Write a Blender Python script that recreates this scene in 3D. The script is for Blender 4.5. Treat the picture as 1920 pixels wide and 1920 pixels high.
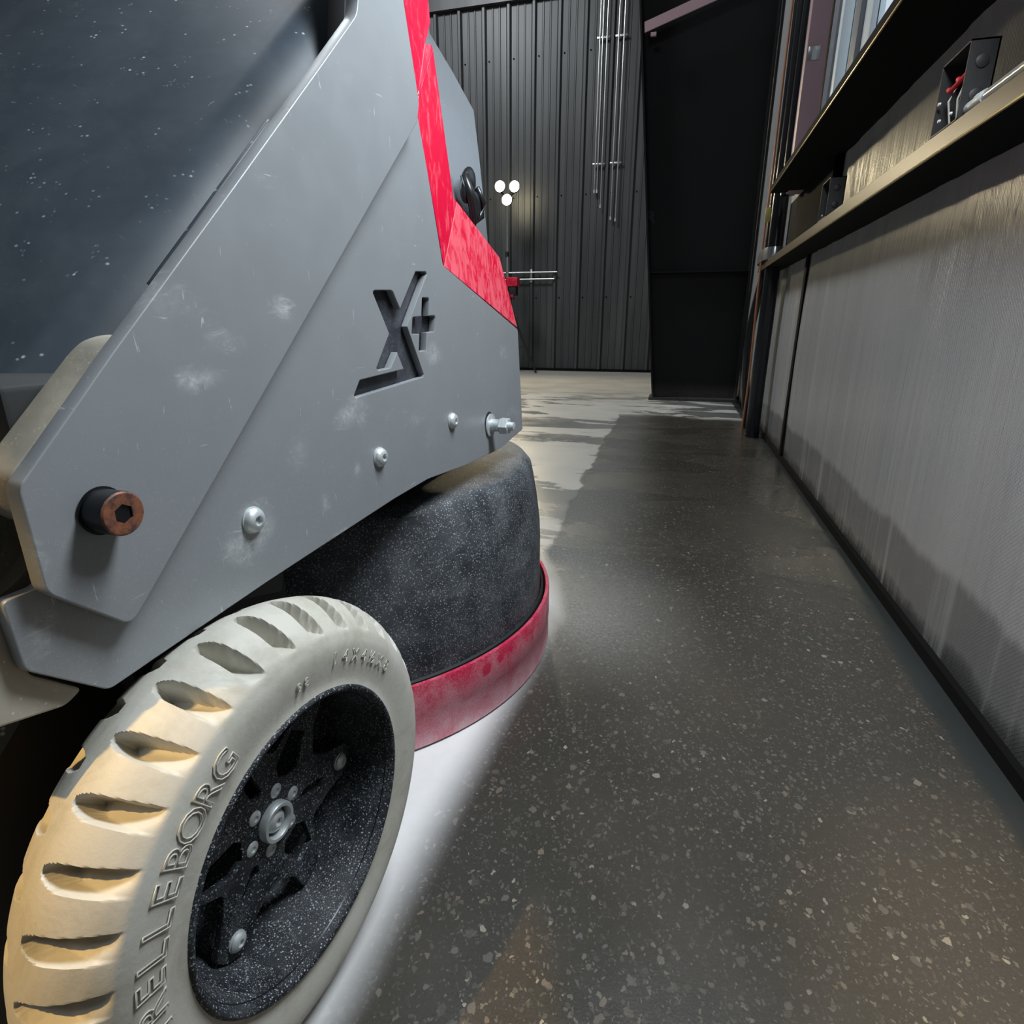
import bpy, bmesh, math, random
from mathutils import Vector, Matrix, noise
random.seed(7)
S = bpy.context.scene
for o in list(bpy.data.objects): bpy.data.objects.remove(o)

# ------------------------------------------------------------------ camera
cam = bpy.data.objects.new('camera', bpy.data.cameras.new('camera'))
S.collection.objects.link(cam)
cam.data.sensor_width = 36.0
cam.data.lens = 1100.0/1920.0*36.0
cam.data.clip_start = 0.02
pitch = math.atan(353/1100.0); yaw = math.atan(316/math.hypot(1100, 353))
cam.location = (0, 0, 0.552)
cam.rotation_euler = (math.pi/2-pitch, 0, yaw)
S.camera = cam

# ------------------------------------------------------------------ world, lights, exposure
S.view_settings.view_transform = 'Standard'
S.view_settings.look = 'None'
S.view_settings.gamma = 1.0
S.view_settings.use_curve_mapping = False
S.view_settings.exposure = 0.0
W = bpy.data.worlds.new('daylight'); S.world = W; W.use_nodes = True
W.node_tree.nodes['Background'].inputs[0].default_value = (0.85, 0.93, 1.0, 1)
W.node_tree.nodes['Background'].inputs[1].default_value = 0.9

def look(o, target):
    o.rotation_euler = (Vector(target)-Vector(o.location)).to_track_quat('-Z', 'Y').to_euler()
def area(name, loc, target, size, power, col, sy=None):
    l = bpy.data.lights.new(name, 'AREA'); l.energy = power; l.color = col; l.size = size
    if sy: l.shape = 'RECTANGLE'; l.size_y = sy
    o = bpy.data.objects.new(name, l); S.collection.objects.link(o); o.location = loc; look(o, target); return o
def spot(name, loc, target, power, col, ang, rad=0.05, blend=0.3):
    l = bpy.data.lights.new(name, 'SPOT'); l.energy = power; l.color = col; l.spot_size = math.radians(ang)
    l.spot_blend = blend; l.shadow_soft_size = rad
    o = bpy.data.objects.new(name, l); S.collection.objects.link(o); o.location = loc; look(o, target); return o
COOL = (0.88, 0.95, 1.0); WARM = (1.0, 0.72, 0.36)
area('strip_light_over_machine', (0.18, 0.58, 1.33), (-0.25, 0.64, 0.45), 0.22, 20, COOL, 0.45)
area('added_hall_fill', (-3.0, 4.0, 5.2), (-1.6, 4.5, 0.0), 1.2, 190, (0.93, 0.97, 1.0))  # unseen cool fill added over the hall to lift the blacks
area('added_rear_fill', (-1.8, -2.5, 5.2), (-0.3, 0.5, 0.0), 1.2, 40, COOL)  # second unseen fill, added behind the camera
spot('work_lamp_behind', (-1.0, -0.62, 2.05), (-0.365, 0.17, 0.11), 190, (1.0, 0.62, 0.20), 13.5, 0.02, 0.15)
spot('work_lamp_by_wall', (0.06, -1.0, 1.6), (0.36, 0.36, 0.0), 230, WARM, 15, 0.05, 1.0)

# ---- outlines of the machine's sheets, metres in the machine's own y-z plane
PLATE_B = [(-0.6639, 0.4202), (-0.6455, 0.4205), (-0.6173, 0.4565), (-0.3396, 0.7045), (-0.2357, 0.7599), (-0.2145, 0.7523), (-0.1995, 0.7105), (-0.1689, 0.6155), (0.0809, 0.5433), (0.0943, 0.4586), (0.1059, 0.3825), (0.0015, 0.369), (-0.1102, 0.3699), (-0.2263, 0.3771), (-0.3016, 0.3736), (-0.4934, 0.358), (-0.625, 0.3444), (-0.6625, 0.3803)]
LOGO_X = [(-0.3117, 0.5822), (-0.2841, 0.5835), (-0.2806, 0.5823), (-0.2687, 0.5664), (-0.2334, 0.6044), (-0.2112, 0.606), (-0.2088, 0.6038), (-0.2561, 0.5493), (-0.2254, 0.4981), (-0.2269, 0.4952), (-0.3568, 0.4864), (-0.3588, 0.4891), (-0.3478, 0.5019), (-0.2679, 0.5064), (-0.2791, 0.5243), (-0.2935, 0.5093), (-0.3163, 0.5082), (-0.319, 0.511), (-0.292, 0.5428), (-0.316, 0.5796), (-0.3151, 0.5814)]
LOGO_PLUS = [(-0.2207, 0.579), (-0.2075, 0.5795), (-0.2062, 0.5775), (-0.2092, 0.5603), (-0.1944, 0.5609), (-0.1927, 0.5588), (-0.1968, 0.5436), (-0.2144, 0.5426), (-0.218, 0.5235), (-0.2322, 0.5229), (-0.234, 0.5253), (-0.2312, 0.5416), (-0.2464, 0.5414), (-0.2476, 0.543), (-0.2442, 0.558), (-0.2413, 0.5588), (-0.2252, 0.5597), (-0.2217, 0.5782)]
PLATE_A = [(-0.3204, 0.8539), (-0.3281, 0.7975), (-0.3316, 0.788), (-0.3835, 0.7369), (-0.4876, 0.6356), (-0.5885, 0.5385), (-0.6487, 0.4782), (-0.6503, 0.4741), (-0.6501, 0.4233), (-0.648, 0.4188), (-0.6147, 0.3862), (-0.6102, 0.3853), (-0.6061, 0.3882), (-0.5389, 0.4516), (-0.2372, 0.739), (-0.2322, 0.7573), (-0.2534, 0.8294), (-0.2636, 0.8816)]
BLOCK = [(-0.5544, 0.5458), (-0.5694, 0.5457), (-0.581, 0.5424), (-0.589, 0.5362), (-0.6491, 0.4782), (-0.6461, 0.4592), (-0.6193, 0.4384), (-0.5218, 0.5201)]
BRACE = [(-0.6785, 0.4192), (-0.6573, 0.4119), (-0.657, 0.3729), (-0.6331, 0.3486), (-0.6439, 0.3438), (-0.6588, 0.3477), (-0.6937, 0.3567)]
BRACKET = [(-0.5022, 0.3532), (-0.4347, 0.3753), (-0.4467, 0.3247), (-0.5047, 0.3403)]
V_RED_TOP = [(0.3273, -0.2215, 0.9064), (0.3273, -0.2105, 0.8503), (0.3273, -0.1895, 0.778), (0.3173, -0.1563, 0.8294), (0.3173, -0.1439, 0.8481), (0.3173, -0.1367, 0.8618), (0.3173, -0.1398, 0.8804), (0.3173, -0.1429, 0.9465)]
V_RED_FLAP = [(0.3273, -0.1895, 0.778), (0.3273, -0.1867, 0.7836), (0.3173, -0.1509, 0.837), (0.3173, -0.1347, 0.8423), (0.3173, -0.1325, 0.8391), (0.3273, -0.1859, 0.7805)]
V_RED_MID = [(0.3273, -0.1859, 0.7805), (0.3173, -0.1325, 0.8391), (0.3173, -0.0919, 0.6985), (0.3173, -0.0814, 0.6973), (0.3273, -0.1425, 0.6168), (0.3273, -0.1769, 0.7162), (0.3273, -0.1977, 0.7519), (0.3273, -0.194, 0.7663)]
V_RED_LOW = [(0.3273, -0.1425, 0.6168), (0.3173, -0.0814, 0.6973), (0.3173, 0.0614, 0.646), (0.3273, 0.1112, 0.5463)]
FRONT_HOOD = [(-0.1208, 0.8686), (-0.0749, 0.879), (0.049, 0.8353), (0.067, 0.7783), (0.0935, 0.6782), (0.1159, 0.623), (0.112, 0.4727), (-0.2425, 0.4988), (-0.2081, 0.7669)]
SLIT = [(-0.4209, 0.6921), (-0.4267, 0.6895), (-0.5397, 0.5789), (-0.5384, 0.5765)]
V_HOOD_R = [(0.1693, 0.1442, 0.9908), (0.1993, 0.0899, 0.9512), (0.2193, 0.1231, 0.9111), (0.2443, 0.1394, 0.8647), (0.2693, 0.1016, 0.7871), (0.2843, 0.0935, 0.6782), (0.2843, 0.1142, 0.5578), (0.2843, 0.112, 0.4727)]
V_HOOD_L = [(0.1693, 0.0748, 0.977), (0.1993, 0.0413, 0.9413), (0.2193, 0.0141, 0.876), (0.2443, -0.0219, 0.8197), (0.2693, -0.0374, 0.7567), (0.2843, -0.059, 0.6601), (0.2843, -0.0672, 0.5568), (0.2843, -0.2425, 0.4988)]

# ------------------------------------------------------------------ node helpers
def mat(name, base=(0.5, 0.5, 0.5), rough=0.5, metal=0.0, spec=0.5, emit=None):
    m = bpy.data.materials.new(name); m.use_nodes = True
    b = m.node_tree.nodes['Principled BSDF']
    b.inputs['Base Color'].default_value = (*base, 1); b.inputs['Roughness'].default_value = rough
    b.inputs['Metallic'].default_value = metal; b.inputs['Specular IOR Level'].default_value = spec
    if emit:
        b.inputs['Emission Color'].default_value = (*emit[0], 1); b.inputs['Emission Strength'].default_value = emit[1]
    return m
class N:
    def __init__(s, m): s.m = m; s.t = m.node_tree; s.b = s.t.nodes['Principled BSDF']; s.tc = s.t.nodes.new('ShaderNodeTexCoord')
    def new(s, k, **kw):
        n = s.t.nodes.new(k)
        for a, v in kw.items(): setattr(n, a, v)
        return n
    def link(s, a, b): s.t.links.new(a, b)
    def val(s, inp, v):
        if isinstance(v, (int, float)): inp.default_value = v
        elif isinstance(v, tuple): inp.default_value = (*v, 1) if len(v) == 3 and inp.type == 'RGBA' else v
        else: s.link(v, inp)
    def coord(s, scale=(1, 1, 1), rot=(0, 0, 0), loc=(0, 0, 0), src=None):
        mp = s.new('ShaderNodeMapping'); s.link(src or s.tc.outputs['Object'], mp.inputs[0])
        mp.inputs['Scale'].default_value = scale; mp.inputs['Rotation'].default_value = rot; mp.inputs['Location'].default_value = loc
        return mp.outputs[0]
    def noise(s, scale, detail=4, rough=0.55, co=None, dist=0.0):
        n = s.new('ShaderNodeTexNoise'); s.link(co or s.tc.outputs['Object'], n.inputs['Vector'])
        n.inputs['Scale'].default_value = scale; n.inputs['Detail'].default_value = detail
        n.inputs['Roughness'].default_value = rough; n.inputs['Distortion'].default_value = dist
        return n.outputs['Fac']
    def voro(s, scale, feature='F1', co=None, rnd=1.0):
        n = s.new('ShaderNodeTexVoronoi', feature=feature); s.link(co or s.tc.outputs['Object'], n.inputs['Vector'])
        n.inputs['Scale'].default_value = scale; n.inputs['Randomness'].default_value = rnd
        return n
    def ramp(s, fac, stops, interp='LINEAR'):
        r = s.new('ShaderNodeValToRGB'); s.link(fac, r.inputs[0]); r.color_ramp.interpolation = interp
        e = r.color_ramp.elements
        while len(e) > len(stops): e.remove(e[-1])
        while len(e) < len(stops): e.new(0.5)
        for k, (p, c) in enumerate(stops):
            e[k].position = p; e[k].color = (c, c, c, 1) if isinstance(c, (int, float)) else (*c, 1)
        return r.outputs[0]
    def math(s, op, a, b=0.0, c=None, clamp=False):
        n = s.new('ShaderNodeMath', operation=op, use_clamp=clamp); s.val(n.inputs[0], a); s.val(n.inputs[1], b)
        if c is not None: s.val(n.inputs[2], c)
        return n.outputs[0]
    def mix(s, fac, a, b, blend='MIX'):
        n = s.new('ShaderNodeMix', data_type='RGBA', blend_type=blend)
        s.val(n.inputs[0], fac); s.val(n.inputs[6], a); s.val(n.inputs[7], b); return n.outputs[2]
    def map(s, v, a, b, c=0.0, d=1.0, smooth=True):
        n = s.new('ShaderNodeMapRange', interpolation_type='SMOOTHSTEP' if smooth else 'LINEAR')
        s.val(n.inputs[0], v)
        for k, x in zip((1, 2, 3, 4), (a, b, c, d)): s.val(n.inputs[k], x)
        return n.outputs[0]
    def xyz(s, src=None):
        n = s.new('ShaderNodeSeparateXYZ'); s.link(src or s.tc.outputs['Object'], n.inputs[0]); return n.outputs
    def bump(s, h, strength=0.3, dist=0.002, prev=None):
        n = s.new('ShaderNodeBump'); s.link(h, n.inputs['Height']); n.inputs['Strength'].default_value = strength
        n.inputs['Distance'].default_value = dist
        if prev: s.link(prev, n.inputs['Normal'])
        s.link(n.outputs[0], s.b.inputs['Normal']); return n.outputs[0]
    def base(s, c): s.val(s.b.inputs['Base Color'], c)
    def rough(s, v): s.val(s.b.inputs['Roughness'], v)

def dusty(name, base, dust, rough=0.5, metal=0.0, amount=0.62, fine=900, haze=0.35, spec=0.5, blot=14, streak=True):
    """paint with fine pale dust specks, hazy rubbed patches and scratches"""
    m = mat(name, base, rough, metal, spec); n = N(m)
    sp = n.ramp(n.voro(fine).outputs['Distance'], [(0.0, 1.0), (0.30, 0.0)])
    dens = n.noise(fine*0.35, 2)
    sp = n.math('MULTIPLY', sp, n.ramp(dens, [(amount-0.06, 0.0), (amount+0.04, 1.0)]))
    sp2 = n.ramp(n.voro(fine*2.3).outputs['Distance'], [(0.0, 0.8), (0.34, 0.0)])
    sp = n.math('MAXIMUM', sp, n.math('MULTIPLY', sp2, n.ramp(n.noise(fine*0.12, 3), [(amount, 0.0), (amount+0.14, 1.0)])))
    big = n.ramp(n.noise(blot, 5, 0.65, dist=0.4), [(0.42, 0.0), (0.75, 1.0)])
    hz = n.math('MULTIPLY', big, haze)
    f = n.math('ADD', sp, hz, clamp=True)
    if streak:
        sc = n.noise(60, 3, 0.7, co=n.coord((1, 9, 1), (0.5, 0.3, 0.6)))
        f = n.math('ADD', f, n.math('MULTIPLY', n.ramp(sc, [(0.66, 0.0), (0.76, 0.35)]), big), clamp=True)
    n.base(n.mix(f, base, dust)); n.rough(n.map(f, 0, 1, rough, min(1, rough+0.35)))
    n.bump(n.noise(fine*0.5, 2), 0.08, 0.0005)
    return m

# ------------------------------------------------------------------ materials
RUBS = [(-0.5404, 0.5186, 0.022, 0.008, 1.0), (-0.457, 0.562, 0.016, 0.010, 0.9), (-0.5129, 0.541, 0.02, 0.008, 0.45), (-0.441, 0.451, 0.014, 0.014, 0.5), (-0.414, 0.400, 0.007, 0.012, 0.7), (-0.363, 0.420, 0.008, 0.009, 0.8), (-0.6505, 0.395, 0.010, 0.016, 0.8), (-0.396, 0.366, 0.020, 0.006, 0.7)]
def plate_mat():
    m = mat('plate_grey_paint', (0.16, 0.17, 0.18), 0.46, 0.15); n = N(m)
    base = n.mix(n.noise(3, 3), (0.21, 0.225, 0.24), (0.26, 0.275, 0.29))
    # chalky rubs and scratches, sparse
    co = n.coord((1, 1, 1), (0, 0, 0))
    rub = n.ramp(n.noise(7.5, 2, 0.5, co=n.coord((1, 1, 1.6), loc=(0.1, 0.63, 0.25))), [(0.60, 0.0), (0.72, 1.0)])
    tex = n.ramp(n.noise(70, 6, 0.75, co=n.coord((1, 0.7, 1.5), (0.5, 0, 0)), dist=1.2), [(0.50, 0.0), (0.66, 0.8)])
    for (cy_, cz_, ry, rz, am) in RUBS:
        mpn = n.coord((0.0, 1/ry, 1/rz), loc=(0, -cy_/ry, -cz_/rz))
        ln = n.new('ShaderNodeVectorMath', operation='LENGTH'); n.link(mpn, ln.inputs[0])
        rub = n.math('MAXIMUM', rub, n.map(n.math('ADD', ln.outputs['Value'], n.math('MULTIPLY', n.math('SUBTRACT', n.noise(40, 4), 0.5), 1.6)), 0.2, 1.3, am, 0.0))
    tex = n.math('MAXIMUM', tex, n.math('MULTIPLY', n.ramp(n.noise(120, 5, 0.8), [(0.35, 0.0), (0.7, 0.8)]), rub))
    f = n.math('MULTIPLY', rub, tex)
    sc = n.ramp(n.noise(38, 4, 0.6, co=n.coord((1, 7, 0.9), (0.9, 0, 0)), dist=0.6), [(0.69, 0.0), (0.735, 0.5)])
    sc2 = n.ramp(n.noise(31, 4, 0.6, co=n.coord((1, 0.8, 8), (-0.4, 0, 0)), dist=0.5), [(0.70, 0.0), (0.74, 0.45)])
    f = n.math('ADD', f, n.math('MAXIMUM', sc, sc2), clamp=True)
    # fine dust specks, denser near the bottom of the plate
    z = n.xyz()[2]
    sp = n.ramp(n.voro(1300).outputs['Distance'], [(0.0, 1.0), (0.28, 0.0)])
    lim = n.map(z, 0.36, 0.60, 0.50, 0.72)
    d = n.map(n.math('SUBTRACT', n.noise(300, 2), lim), 0.0, 0.05)
    f = n.math('ADD', f, n.math('MULTIPLY', n.math('MULTIPLY', sp, d), 0.8), clamp=True)
    n.base(n.mix(f, base, (0.62, 0.64, 0.65)))
    n.rough(n.map(n.noise(25, 4), 0.3, 0.7, 0.36, 0.50))
    n.bump(n.noise(500, 2), 0.10, 0.0004)
    return m
M = {}
M['plate'] = plate_mat()
M['edge'] = dusty('edge_raw_grey', (0.20, 0.19, 0.165), (0.46, 0.42, 0.32), 0.5, 0.1, 0.55, 400, 0.5)
M['hood'] = dusty('hood_blue_black_plastic', (0.022, 0.031, 0.042), (0.42, 0.46, 0.50), 0.52, 0.0, 0.66, 170, 0.05, 0.35, 9)
M['hood_front'] = dusty('front_hood_black_gloss', (0.30, 0.33, 0.36), (0.5, 0.52, 0.54), 0.26, 0.6, 0.72, 700, 0.08, 0.6)
M['shroud'] = dusty('shroud_dusty_black', (0.018, 0.022, 0.028), (0.55, 0.59, 0.63), 0.55, 0.0, 0.38, 300, 0.12, 0.4, 11)
M['rim'] = dusty('rim_dusty_black', (0.008, 0.010, 0.013), (0.55, 0.60, 0.66), 0.6, 0.0, 0.38, 360, 0.07, 0.3, 26)
M['black'] = mat('matte_black', (0.008, 0.009, 0.010), 0.7)
M['rubber_black'] = mat('latch_rubber', (0.012, 0.013, 0.015), 0.28)
m = M['logo_back'] = dusty('logo_backing', (0.020, 0.022, 0.030), (0.42, 0.44, 0.5), 0.45, 0.1, 0.55, 900, 0.12)
m = M['zinc'] = mat('zinc_steel', (0.55, 0.59, 0.60), 0.45, 0.55); n = N(m); n.rough(n.map(n.noise(300, 3), 0.3, 0.7, 0.38, 0.6)); n.bump(n.noise(400, 3), 0.2, 0.0003)
m = M['rust'] = mat('rusted_pin', (0.2, 0.08, 0.04), 0.6, 0.3); n = N(m)
n.base(n.mix(n.ramp(n.noise(130, 5, 0.7), [(0.40, 0.0), (0.62, 1.0)]), (0.27, 0.095, 0.045), (0.075, 0.04, 0.035))); n.bump(n.noise(500, 4), 0.3, 0.0006)
M['pin_side'] = mat('oiled_black_steel', (0.02, 0.022, 0.026), 0.35, 0.7)
def red_mat(name, dustlim):
    m = mat(name, (0.8, 0.0, 0.03), 0.38); n = N(m)
    d = n.ramp(n.noise(55, 6, 0.72, co=n.coord((1, 1.5, 0.6)), dist=0.8), [(dustlim, 0.0), (dustlim+0.16, 1.0)])
    n.base(n.mix(n.math('MULTIPLY', d, 0.5), (0.60, 0.001, 0.035), (0.66, 0.16, 0.19)))
    n.rough(n.map(d, 0, 1, 0.35, 0.7)); return m
M['red'] = red_mat('red_paint', 0.52)
m = M['red_dusty'] = red_mat('red_paint_dusty', 0.40)
def skirt_mat():
    m = mat('skirt_red_rubber', (0.5, 0.02, 0.08), 0.6); n = N(m)
    z = n.xyz()[2]
    nz = n.noise(26, 5, 0.6, dist=0.5)
    f = n.math('ADD', n.map(z, 0.10, 0.0, 0.08, 0.60, False), n.math('MULTIPLY', n.math('SUBTRACT', nz, 0.5), 0.9), clamp=True)
    fine = n.noise(500, 3, 0.7)
    f = n.math('ADD', f, n.math('MULTIPLY', n.math('SUBTRACT', fine, 0.5), 0.9), clamp=True)
    # a row of wiped spots where the red shows clean
    ang = n.math('ARCTAN2', n.xyz()[1], n.xyz()[0])
    u = n.math('MULTIPLY', ang, 0.40)
    vx = n.new('ShaderNodeCombineXYZ'); n.link(u, vx.inputs[0]); n.link(z, vx.inputs[1])
    sp = None
    for cu, cz, r in ((-0.295, 0.058, 0.011), (-0.150, 0.080, 0.010), (-0.120, 0.085, 0.007), (-0.40, 0.045, 0.006), (-0.095, 0.087, 0.005)):
        dn = n.new('ShaderNodeVectorMath', operation='DISTANCE'); n.link(vx.outputs[0], dn.inputs[0]); dn.inputs[1].default_value = (cu, cz, 0)
        e = n.math('ADD', dn.outputs['Value'], n.math('MULTIPLY', n.math('SUBTRACT', n.noise(160, 3), 0.5), 0.010))
        k = n.map(e, r*0.7, r*1.25, 1.0, 0.0)
        sp = k if sp is None else n.math('MAXIMUM', sp, k)
    f = n.math('MULTIPLY', f, n.math('SUBTRACT', 1.0, n.math('MULTIPLY', sp, 0.9)))
    n.base(n.mix(f, (0.50, 0.006, 0.055), (0.66, 0.52, 0.56)))
    n.bump(n.noise(600, 3), 0.25, 0.0006); return m
M['skirt'] = skirt_mat()
def tyre_mat():
    m = mat('tyre_cream_rubber', (0.55, 0.53, 0.47), 0.6, spec=0.35); n = N(m)
    st = n.ramp(n.noise(22, 5, 0.65, dist=0.6), [(0.45, 0.0), (0.68, 1.0)])
    b = n.mix(st, (0.50, 0.485, 0.43), (0.38, 0.365, 0.305))
    b = n.mix(n.ramp(n.noise(9, 3), [(0.5, 0.0), (0.7, 0.6)]), b, (0.58, 0.57, 0.54))
    n.base(b); n.rough(n.map(st, 0, 1, 0.5, 0.75))
    n.bump(n.noise(260, 5, 0.7), 0.18, 0.0012); return m
M['tyre'] = tyre_mat()

def floor_mat():
    m = mat('polished_aggregate_concrete', (0.1, 0.1, 0.09), 0.35, spec=0.5); n = N(m)
    P = n.xyz(); x, y = P[0], P[1]
    co = n.coord((1, 1, 1))
    wob = n.new('ShaderNodeVectorMath', operation='ADD')
    nn = n.new('ShaderNodeTexNoise'); n.link(co, nn.inputs['Vector']); nn.inputs['Scale'].default_value = 120; nn.inputs['Detail'].default_value = 2
    sc = n.new('ShaderNodeVectorMath', operation='SCALE'); n.link(nn.outputs['Color'], sc.inputs[0]); sc.inputs['Scale'].default_value = 0.010
    n.link(co, wob.inputs[0]); n.link(sc.outputs[0], wob.inputs[1]); wv = wob.outputs[0]
    paste = n.mix(n.noise(420, 4, 0.7), (0.022, 0.022, 0.019), (0.066, 0.061, 0.052))
    def stones(prev, scale, cut, edge, stops, rot):
        c = n.coord((1.0, 0.8, 0.001), (0, 0, rot), src=wv)
        v = n.voro(scale, 'F1', c); e = n.voro(scale, 'DISTANCE_TO_EDGE', c)
        rv = n.xyz(v.outputs['Color'])
        sel = n.math('GREATER_THAN', rv[0], cut)
        sh = n.map(v.outputs['Distance'], edge, edge*0.82, 0.0, 1.0)
        sh = n.math('MULTIPLY', sh, n.map(e.outputs['Distance'], 0.02, 0.06))
        f = n.math('MULTIPLY', sel, sh)
        col = n.ramp(rv[1], stops)
        return n.mix(n.math('MULTIPLY', f, n.map(rv[2], 0, 1, 0.35, 0.85)), prev, col)
    pal = [(0.0, (0.065, 0.065, 0.06)), (0.35, (0.13, 0.127, 0.115)), (0.6, (0.19, 0.155, 0.115)), (0.8, (0.11, 0.105, 0.09)), (1.0, (0.34, 0.31, 0.25))]
    dk = [(0.0, (0.035, 0.035, 0.033)), (0.5, (0.080, 0.076, 0.067)), (1.0, (0.16, 0.148, 0.125))]
    col = stones(paste, 330, 0.35, 0.42, dk, 0.9)
    col = stones(col, 170, 0.62, 0.40, pal, 0.4)
    col = stones(col, 85, 0.80, 0.36, pal, 0.0)
    brown = n.noise(1.7, 3)
    col = n.mix(n.ramp(brown, [(0.4, 0.0), (0.62, 0.5)]), col, (0.070, 0.058, 0.046))
    # dry dust left by the grinder / unground grey slab : everything left of the pass line and beyond its far end
    wx = n.math('ADD', x, n.math('MULTIPLY', n.math('SUBTRACT', n.noise(4.5, 4, 0.55, dist=0.5), 0.5), n.map(y, 0.9, 1.7, 0.012, 0.10)))
    lim = n.map(y, 0.2, 1.2, -0.245, -0.185, False)
    lim2 = n.math('ADD', n.map(y, 1.0, 1.45, 0.0, -0.105), n.map(y, 1.5, 3.6, 0.0, -0.035, False))
    lim = n.math('ADD', lim, lim2)
    dx = n.math('SUBTRACT', wx, lim)
    soft = n.map(y, 1.0, 1.6, 0.035, 0.006)
    left = n.map(n.math('DIVIDE', dx, soft), -1.0, 1.0, 1.0, 0.0)
    fy = n.math('ADD', y, n.math('MULTIPLY', n.math('SUBTRACT', n.noise(2.2, 3), 0.5), 0.35))
    far = n.map(fy, 3.72, 3.86)
    dust = n.math('MAXIMUM', left, far)
    wet = n.ramp(n.noise(1.35, 6, 0.62, co=n.coord((1.0, 2.6, 1), loc=(3.1, 0.6, 0)), dist=0.5), [(0.50, 0.0), (0.535, 1.0)])
    wet = n.math('MULTIPLY', wet, n.math('MULTIPLY', n.map(y, 1.05, 1.5), n.map(y, 5.6, 4.2)))
    slab = n.mix(n.noise(55, 5, 0.7), (0.70, 0.705, 0.71), (0.80, 0.80, 0.80))
    slab2 = n.mix(n.noise(2.5, 4, 0.6, co=n.coord((0.5, 1.6, 1))), (0.42, 0.42, 0.41), (0.66, 0.66, 0.64))
    slab = n.mix(n.map(y, 0.95, 1.3), slab, slab2)
    slab = n.mix(n.map(y, 4.2, 5.2, 0.0, 0.5), slab, (0.30, 0.24, 0.15))
    slab = n.mix(n.math('MULTIPLY', wet, 0.85), slab, (0.10, 0.105, 0.10))
    col = n.mix(dust, col, slab)
    lit_falloff = n.map(dx, 0.0, 0.34, 0.66, 0.0)  # paler towards the machine: falloff of lamp light painted into the floor
    lit_falloff = n.math('MULTIPLY', lit_falloff, n.map(n.noise(150, 4, 0.7), 0.3, 0.7, 0.5, 1.0))
    col = n.mix(n.math('MULTIPLY', lit_falloff, n.map(y, 0.75, 1.05)), col, (0.34, 0.34, 0.32))
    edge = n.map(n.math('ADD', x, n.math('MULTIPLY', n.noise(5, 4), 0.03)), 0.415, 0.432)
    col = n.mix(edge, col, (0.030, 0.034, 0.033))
    n.base(col)
    rg = n.map(n.noise(3.2, 5, 0.6), 0.3, 0.7, 0.20, 0.36)
    rg = n.math('ADD', rg, n.math('MULTIPLY', dust, n.map(y, 1.0, 1.5, 0.5, 0.16)), clamp=True)
    rg = n.math('SUBTRACT', rg, n.math('MULTIPLY', wet, 0.22), clamp=True)
    n.rough(rg)
    n.bump(n.noise(350, 4, 0.7), 0.16, 0.0012)
    return m
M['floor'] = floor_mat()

def foil_mat():
    m = mat('vinyl_faced_insulation', (0.36, 0.36, 0.36), 0.36, spec=0.6); n = N(m)
    P = n.xyz(); y, z = P[1], P[2]
    yz = n.new('ShaderNodeCombineXYZ'); n.link(y, yz.inputs[0]); n.link(z, yz.inputs[1])
    a = n.new('ShaderNodeTexWave', wave_type='BANDS'); n.link(n.coord((1, 1, 1), (0, 0, 0.78), src=yz.outputs[0]), a.inputs[0]); a.inputs['Scale'].default_value = 60
    b = n.new('ShaderNodeTexWave', wave_type='BANDS'); n.link(n.coord((1, 1, 1), (0, 0, -0.78), src=yz.outputs[0]), b.inputs[0]); b.inputs['Scale'].default_value = 60
    w = n.math('MAXIMUM', n.ramp(a.outputs['Fac'], [(0.82, 0), (0.98, 1)]), n.ramp(b.outputs['Fac'], [(0.82, 0), (0.98, 1)]))
    base = n.mix(n.noise(6, 3, 0.5, co=n.coord((0.0, 1, 0.06))), (0.31, 0.315, 0.32), (0.44, 0.435, 0.43))
    # grime and splash marks along the foot of the wall
    g = n.math('ADD', z, n.math('MULTIPLY', n.math('SUBTRACT', n.noise(9, 5, 0.65, co=n.coord((1, 1, 0.25))), 0.5), 0.07))
    g1 = n.map(g, 0.03, 0.10, 0.90, 0.0); g2 = n.map(g, 0.145, 0.17, 0.55, 0.0)
    st = n.ramp(n.noise(16, 4, 0.6, co=n.coord((1, 1, 0.05))), [(0.56, 0.0), (0.66, 0.6)])
    gr = n.math('MAXIMUM', g1, g2)
    gr = n.math('MULTIPLY', gr, n.math('SUBTRACT', 1.0, n.math('MULTIPLY', st, 0.8)))
    base = n.mix(gr, base, (0.035, 0.037, 0.038))
    n.base(base); n.rough(0.26)
    h = n.math('ADD', n.math('MULTIPLY', w, 0.5), n.math('MULTIPLY', n.noise(55, 4, 0.6, co=n.coord((0, 1, 0.08))), 2.2))
    n.bump(h, 0.6, 0.0030); return m
M['foil'] = foil_mat()
m = M['rib'] = mat('charcoal_metal_panel', (0.048, 0.050, 0.052), 0.42, 0.2); n = N(m)
n.base(n.mix(n.ramp(n.noise(6, 5, 0.6, co=n.coord((1, 1, 0.08))), [(0.4, 0), (0.7, 1)]), (0.048, 0.051, 0.053), (0.085, 0.088, 0.090)))
m = M['steel_dark'] = mat('dark_primed_steel', (0.012, 0.012, 0.013), 0.55, 0.0, 0.15); n = N(m)
dz = n.map(n.xyz()[2], 0.14, 0.02, 0.0, 0.35)
n.base(n.mix(n.math('MULTIPLY', dz, n.noise(60, 5, 0.7)), n.mix(n.noise(4, 4), (0.008, 0.009, 0.010), (0.014, 0.013, 0.014)), (0.30, 0.28, 0.26)))
M['mauve'] = mat('mauve_primed_steel', (0.46, 0.31, 0.34), 0.45)
m = M['girt'] = mat('brown_primed_girt', (0.060, 0.045, 0.038), 0.35, 0.2); n = N(m); n.base(n.mix(n.noise(14, 5), (0.028, 0.020, 0.015), (0.050, 0.038, 0.026)))
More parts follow.
